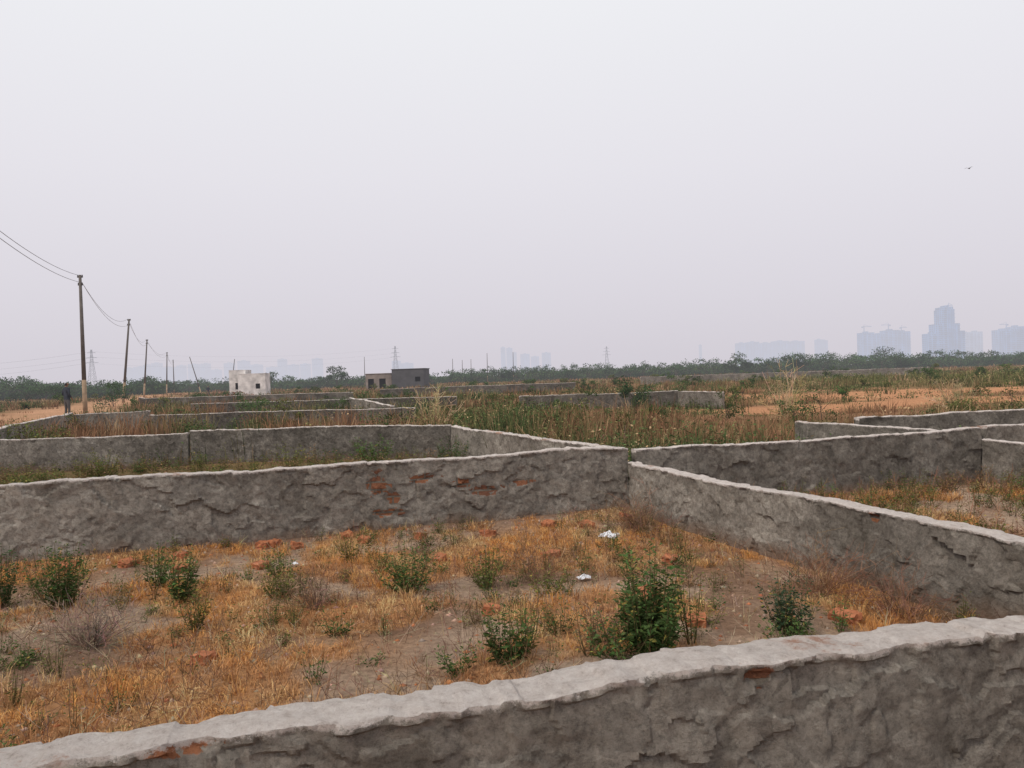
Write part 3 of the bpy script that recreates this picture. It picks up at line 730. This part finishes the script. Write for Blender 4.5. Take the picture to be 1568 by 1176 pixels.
def rubble(x, y, r, n, s):
    b = Bag(); xx = x+R.normal(0, r*.5, n); yy = y+R.normal(0, r*.5, n)
    hh = np.maximum(0, .35*r*(1-np.hypot(xx-x, yy-y)/r))*R.random(n)
    cube = A3([(-1, -.5, -.35), (1, -.5, -.35), (1, .5, -.35), (-1, .5, -.35), (-1, -.5, .35), (1, -.5, .35), (1, .5, .35), (-1, .5, .35)])
    tri = [(0, 2, 1), (0, 3, 2), (4, 5, 6), (4, 6, 7), (0, 1, 5), (0, 5, 4), (1, 2, 6), (1, 6, 5), (2, 3, 7), (2, 7, 6), (3, 0, 4), (3, 4, 7)]
    a = R.uniform(0, 6.28, n); ca, sa = np.cos(a), np.sin(a); Rm = np.zeros((n, 3, 3)); Rm[:, 0, 0] = ca; Rm[:, 0, 1] = -sa; Rm[:, 1, 0] = sa; Rm[:, 1, 1] = ca; Rm[:, 2, 2] = 1
    ta = R.normal(0, .5, n); Rt = np.zeros((n, 3, 3)); Rt[:, 0, 0] = np.cos(ta); Rt[:, 0, 2] = -np.sin(ta); Rt[:, 2, 0] = np.sin(ta); Rt[:, 2, 2] = np.cos(ta); Rt[:, 1, 1] = 1
    v = np.einsum('nij,njk,vk->nvi', Rm, Rt, cube)*(s*R.uniform(.5, 1.1, n))[:, None, None]
    v = v+np.stack([xx, yy, gh(xx, yy)+hh+s*.2], 1)[:, None]
    cl = lerp(jit([.26, .13, .09], n, .2), jit([.30, .25, .22], n, .2), (R.random(n) < .6).astype(float))
    b.add(v, idx(n, 8, tri), np.repeat(cl[:, None], 8, 1)); return b.build('brick_rubble_heap', M_DRY)
rubble(-35, 98, 2.6, 160, .16)

# ------------------------------------------------------------------ DISTANT TOWERS
def tower_mat(name, col, scale=2300):
    m, nt = newmat(name)
    tc = nt.nodes.new('ShaderNodeTexCoord'); sp = nt.nodes.new('ShaderNodeSeparateXYZ'); nt.links.new(tc.outputs['Object'], sp.inputs[0])
    cx = math_n(nt, 'FRACT', math_n(nt, 'MULTIPLY', math_n(nt, 'ADD', sp.outputs['X'], math_n(nt, 'MULTIPLY', sp.outputs['Y'], .7)), 1/8.5))
    cz = math_n(nt, 'FRACT', math_n(nt, 'MULTIPLY', sp.outputs['Z'], 1/6.4))
    w = math_n(nt, 'MULTIPLY', math_n(nt, 'GREATER_THAN', cx, .42), math_n(nt, 'GREATER_THAN', cz, .4))
    nn = N(nt, 'ShaderNodeTexNoise', i_Scale=.03, i_Detail=4.0); nt.links.new(tc.outputs['Object'], nn.inputs['Vector'])
    c = mixc(nt, w, col, tuple(v*.3 for v in col)); c = mixc(nt, 1.0, c, ramp(nt, nn.outputs[0], [(.3, .6), (.7, 1.4)]), 'MULTIPLY')
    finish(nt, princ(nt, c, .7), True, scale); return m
M_T1 = tower_mat('haze_tinted_tower_material', (.10, .26, .52), 2300); M_T2 = tower_mat('tower_material', (.24, .36, .55), 2200)  # blue base colours paint the haze's scattered light onto the towers
def tower(y, blocks, mat, name='high_rise_tower', crane=None, d=45):
    x0 = sum((b[0]+b[1])/2 for b in blocks)/len(blocks); bm = bmesh.new()
    for j, (a, b, h) in enumerate(blocks):
        dd = d/2+j*1.7; w = b-a
        box(bm, a-x0, b-x0, -dd, dd, 0, h)
        box(bm, a-x0+w*.35, a-x0+w*.62, -dd*.5, dd*.5, h, h+5)
        nb = max(2, int(w/14))
        for k in range(nb):
            xa = a-x0+w*(k+.15)/nb; box(bm, xa, xa+w*.55/nb, -dd-2.5, -dd-.01, 0, h-4-(k % 2)*3)
        for k in range(int(h/12)):
            box(bm, a-x0-1.2, b-x0+1.2, -dd-3.2, -dd-2.6, 8+k*12, 9+k*12)
    if crane:
        for (cx, ch, jl) in crane:
            cx -= x0; box(bm, cx-1.2, cx+1.2, -2, .4, 0, ch); box(bm, cx-jl*.3, cx+jl, -1.8, .2, ch-3, ch-1.2); box(bm, cx-jl*.3, cx-jl*.15, -1.9, .3, ch-7, ch-3.05)
            cyl(bm, (cx, -1, ch+6), (cx+jl*.8, -1, ch-1), .5, .5, 4); cyl(bm, (cx, -1, ch-1), (cx, -1, ch+6), .7, .5, 4)
    return obj(name, bm, [mat], (x0, y, 0))
tower(2500, [(1345, 1383, 92), (1384, 1459, 98), (1370, 1442, 122), (1389, 1425, 168), (1394, 1420, 176)], M_T1, crane=[(1421, 184, 14)])
tower(3200, [(1866, 1902, 116), (1905, 1944, 119)], M_T2)
tower(3000, [(1357, 1405, 122), (1410, 1446, 114), (1448, 1500, 128), (1503, 1541, 122)], M_T1, crane=[(1375, 148, 30), (1470, 152, -28), (1520, 140, 22)])
tower(2800, [(1760, 1808, 108), (1812, 1850, 118)], M_T1, crane=[(1800, 130, -25)])
tower(2600, [(1662, 1700, 96), (1705, 1740, 104)], M_T1)
tower(4500, [(1316, 1370, 146), (1378, 1440, 150), (1450, 1520, 142), (1528, 1610, 150), (1618, 1701, 146)], M_T1, d=60)
tower(4500, [(1780, 1812, 152), (1814, 1840, 146)], M_T1)
tower(5000, [(-66, -36, 186), (-30, 10, 180), (14, 36, 150)], M_T1)
tower(5000, [(60, 120, 138), (128, 180, 120), (200, 256, 142)], M_T1)
tower(4800, [(-740, -690, 116), (-685, -612, 100)], M_T1)
tower(4700, [(1150, 1158, 150)], M_T2, name='chimney')
xx = -2600
bl = []
rr_ = random.Random(3)
while xx < -1300:
    w = rr_.uniform(40, 75); bl.append((xx, xx+w, rr_.uniform(105, 165))); xx += w+rr_.uniform(4, 40)
for k in range(0, len(bl), 4): tower(5200, bl[k:k+4], M_T1, d=60)

# ------------------------------------------------------------------ loose bricks, litter, bird
def loose_brick(x, y, rz, s=1.0, tilt=0):
    bm = bmesh.new(); box(bm, -.115*s, .115*s, -.055, .055, 0, .07)
    bmesh.ops.subdivide_edges(bm, edges=bm.edges[:], cuts=3, use_grid_fill=True)
    for v in bm.verts:
        v.co += Vector((random.uniform(-1, 1), random.uniform(-1, 1), random.uniform(-1, 1)))*.006
        if abs(v.co.x) > .1*s and random.random() < .4: v.co.x *= .85
    bmesh.ops.recalc_face_normals(bm, faces=bm.faces)
    o = obj('loose_brick', bm, [M_BRICKC], (x, y, float(gh(x, y))-.012), rz); o.rotation_euler[0] = tilt
for (x, y) in ((-4.1, 7.05), (-2.55, 7.7), (-2.45, 7.75), (-2.2, 7.65), (-1.55, 7.75), (-1.75, 7.95), (-3.2, 7.3), (.35, 8.3), (-.3, 8.0), (1.2, 8.5), (2.1, 4.95), (.95, 5.6), (-3.6, 7.1), (-1.0, 7.9), (.75, 8.2), (-.7, 6.9), (-2.3, 6.9), (1.3, 6.6), (.3, 6.9), (-1.9, 4.6), (1.15, 5.0), (-3.0, 6.8), (-.2, 5.3)):
    loose_brick(x, y, random.uniform(0, 3), random.uniform(.4, .85), random.uniform(-.25, .25))
M_PLAST = simple('white_plastic_material', (.72, .73, .77), .35, .05, 20)
def litter(x, y, s, name='plastic_bag'):
    n = 14; bm = bmesh.new(); vs = []
    for i_ in range(n):
        for j_ in range(n):
            u_, v_ = i_/(n-1)-.5, j_/(n-1)-.5
            k = 1+.5*float(vn(i_*.6, j_*.6, int(x*10)+3))
            z = .45*s*max(0, 1-3.2*(u_*u_+v_*v_))*float(vn(i_*.45, j_*.5, 5))+.15*s*float(vn(i_*1.1, j_*1.3, 9))
            vs.append(bm.verts.new((u_*s*k, v_*s*.7*k, z)))
    for i_ in range(n-1):
        for j_ in range(n-1):
            if (i_ in (0, n-2) or j_ in (0, n-2)) and random.random() < .4: continue
            bm.faces.new((vs[i_*n+j_], vs[(i_+1)*n+j_], vs[(i_+1)*n+j_+1], vs[i_*n+j_+1]))
    obj(name, bm, [M_PLAST], (x, y, float(gh(x, y))+.02), random.uniform(0, 3))
litter(.9, 7.6, .15); litter(.52, 6.1, .09); litter(.78, 4.05, .10); litter(-2.0, 6.9, .05); litter(1.0, 7.75, .06)
bm = bmesh.new()
prof = [(-.16, .005), (-.10, .018), (-.02, .034), (.06, .036), (.11, .024), (.14, .02), (.17, .004)]
for (a, ra), (b, rb) in zip(prof[:-1], prof[1:]): cyl(bm, (a, 0, 0), (b, 0, 0), ra, rb, 8)
for sg in (1, -1):
    p = [(.07, 0, .01), (.09, sg*.16, .09), (.02, sg*.36, .05), (-.02, sg*.18, .08), (-.04, 0, .01)]
    bm.faces.new([bm.verts.new(q_) for q_ in p])
bm.faces.new([bm.verts.new(q_) for q_ in ((-.14, 0, .0), (-.24, .05, 0), (-.22, 0, 0), (-.24, -.05, 0))])
obj('bird', bm, [M_IRON], (33, 55, 15.3), .6)

# ------------------------------------------------------------------ person
def person(x, y, h, rz, jacket, trousers):
    vs = []; rad = []; ed = []
    def add(p, r, par=None):
        vs.append(p); rad.append(r if isinstance(r, tuple) else (r, r))
        if par is not None: ed.append((par, len(vs)-1))
        return len(vs)-1
    pel = add((0, 0, .94), (.155, .11)); sp = add((0, .0, 1.14), (.14, .105), pel); ch = add((0, .01, 1.34), (.17, .115), sp)
    nb = add((0, .01, 1.47), .062, ch); nk = add((0, -.0, 1.54), .055, nb); hd = add((0, -.015, 1.62), (.078, .092), nk); tp = add((0, 0, 1.70), (.066, .08), hd)
    add((0, -.115, 1.605), .012, hd)
    for s in (1, -1):
        add((s*.088, 0, 1.62), .012, hd)
        sh = add((s*.175, .01, 1.42), .062, ch); el = add((s*.27, .05, 1.17), .046, sh); wr = add((s*.215, -.10, .99), .031, el)
        pm = add((s*.195, -.14, .93), .033, wr)
        for k in range(4):
            a = add((s*(.175+.017*k), -.165, .885), .009, pm); add((s*(.175+.016*k), -.165, .85+.004*abs(k-1)), .008, a)
        th = add((s*.155, -.165, .925), .010, pm); add((s*.145, -.185, .89), .008, th)
        hp = add((s*.095, 0, .86), .092, pel); kn = add((s*.13, -.02, .49), .06, hp); an = add((s*.15, .02, .10), .043, kn); add((s*.165, -.13, .04), .04, an)
    me = bpy.data.meshes.new('person'); me.from_pydata(vs, ed, []); o = bpy.data.objects.new('person', me); COL.objects.link(o)
    o.modifiers.new('s', 'SKIN'); sv = me.skin_vertices[0].data
    for k, r in enumerate(rad): sv[k].radius = r
    sv[0].use_root = True
    sb = o.modifiers.new('b', 'SUBSURF'); sb.levels = 2; sb.render_levels = 2
    dg = bpy.context.evaluated_depsgraph_get(); m2 = bpy.data.meshes.new_from_object(o.evaluated_get(dg))
    o.modifiers.clear(); o.data = m2
    m2.materials.clear()
    skin = simple('skin_material', (.26, .14, .09), .6, .1, 8); hair = simple('hair_material', (.015, .012, .01), .6, .1, 8)
    shoe = simple('shoe_material', (.04, .035, .03), .6, .1, 8)
    for m_ in (skin, hair, jacket, trousers, shoe): m2.materials.append(m_)
    for p in m2.polygons:
        c = p.center; p.use_smooth = True
        hand = abs(c.x) > .13 and c.y < -.075 and .8 < c.z < 1.02
        if c.z > 1.51: mi = 1 if (c.z > 1.675 or (c.y > .02 and c.z > 1.56)) else 0
        elif hand: mi = 0
        elif c.z > .90: mi = 2
        elif c.z > .09: mi = 3
        else: mi = 4
        p.material_index = mi
    s = h/1.77; o.scale = (s, s, s); o.location = (x, y, float(gh(x, y))-.0); o.rotation_euler = (0, 0, rz); return o
M_JK = simple('dark_jacket_material', (.035, .04, .055), .85, .3, 6); M_TR = simple('grey_trousers_material', (.09, .085, .085), .85, .2, 6)
person(-20.8, 36, 1.78, 2.6, M_JK, M_TR)
person(-46.5, 118, 1.65, .4, M_JK, M_TR)

# ------------------------------------------------------------------ WORLD, SUN, CAMERA
w = bpy.data.worlds.new('World'); scene.world = w; w.use_nodes = True; nt = w.node_tree
for n_ in list(nt.nodes): nt.nodes.remove(n_)
SUN_EL, SUN_AZ = math.radians(46), math.radians(228)
sky = N(nt, 'ShaderNodeTexSky', sky_type='NISHITA', sun_disc=False, sun_elevation=SUN_EL, sun_rotation=SUN_AZ, dust_density=6.0, air_density=1.0, ozone_density=1.0)
tc = nt.nodes.new('ShaderNodeTexCoord'); sp = nt.nodes.new('ShaderNodeSeparateXYZ'); nt.links.new(tc.outputs['Generated'], sp.inputs[0])
rc = ramp(nt, sp.outputs['Z'], [(0.0, (.675, .64, .70)), (.10, (.735, .705, .765)), (.25, (.82, .80, .85)), (.45, (.895, .90, .93)), (1.0, (.95, .96, .98))])
sc = N(nt, 'ShaderNodeVectorMath', operation='SCALE'); sc.inputs['Scale'].default_value = 10.0; nt.links.new(rc, sc.inputs[0])
mx = mixc(nt, .95, sky.outputs[0], sc.outputs[0])
bg = nt.nodes.new('ShaderNodeBackground'); bg.inputs['Strength'].default_value = .1; nt.links.new(mx, bg.inputs[0])
ou = nt.nodes.new('ShaderNodeOutputWorld'); nt.links.new(bg.outputs[0], ou.inputs[0])
sl = bpy.data.lights.new('sun', 'SUN'); sl.energy = 1.5; sl.angle = math.radians(10); sl.color = (1, .91, .79)
so = bpy.data.objects.new('sun', sl); COL.objects.link(so)
dirv = Vector((math.sin(SUN_AZ)*math.cos(SUN_EL), math.cos(SUN_AZ)*math.cos(SUN_EL), math.sin(SUN_EL)))
so.rotation_euler = dirv.to_track_quat('Z', 'Y').to_euler()

cam = bpy.data.cameras.new('camera'); cam.sensor_width = 36; cam.lens = 27.1; cam.clip_start = .05; cam.clip_end = 20000
co = bpy.data.objects.new('camera', cam); COL.objects.link(co)
co.matrix_world = Matrix.Translation((0, 0, 1.65)) @ Matrix.Rotation(math.radians(90-.63), 4, 'X') @ Matrix.Rotation(math.radians(-1.9), 4, 'Z')
scene.camera = co
scene.view_settings.view_transform = 'Standard'; scene.view_settings.look = 'None'; scene.view_settings.exposure = 0
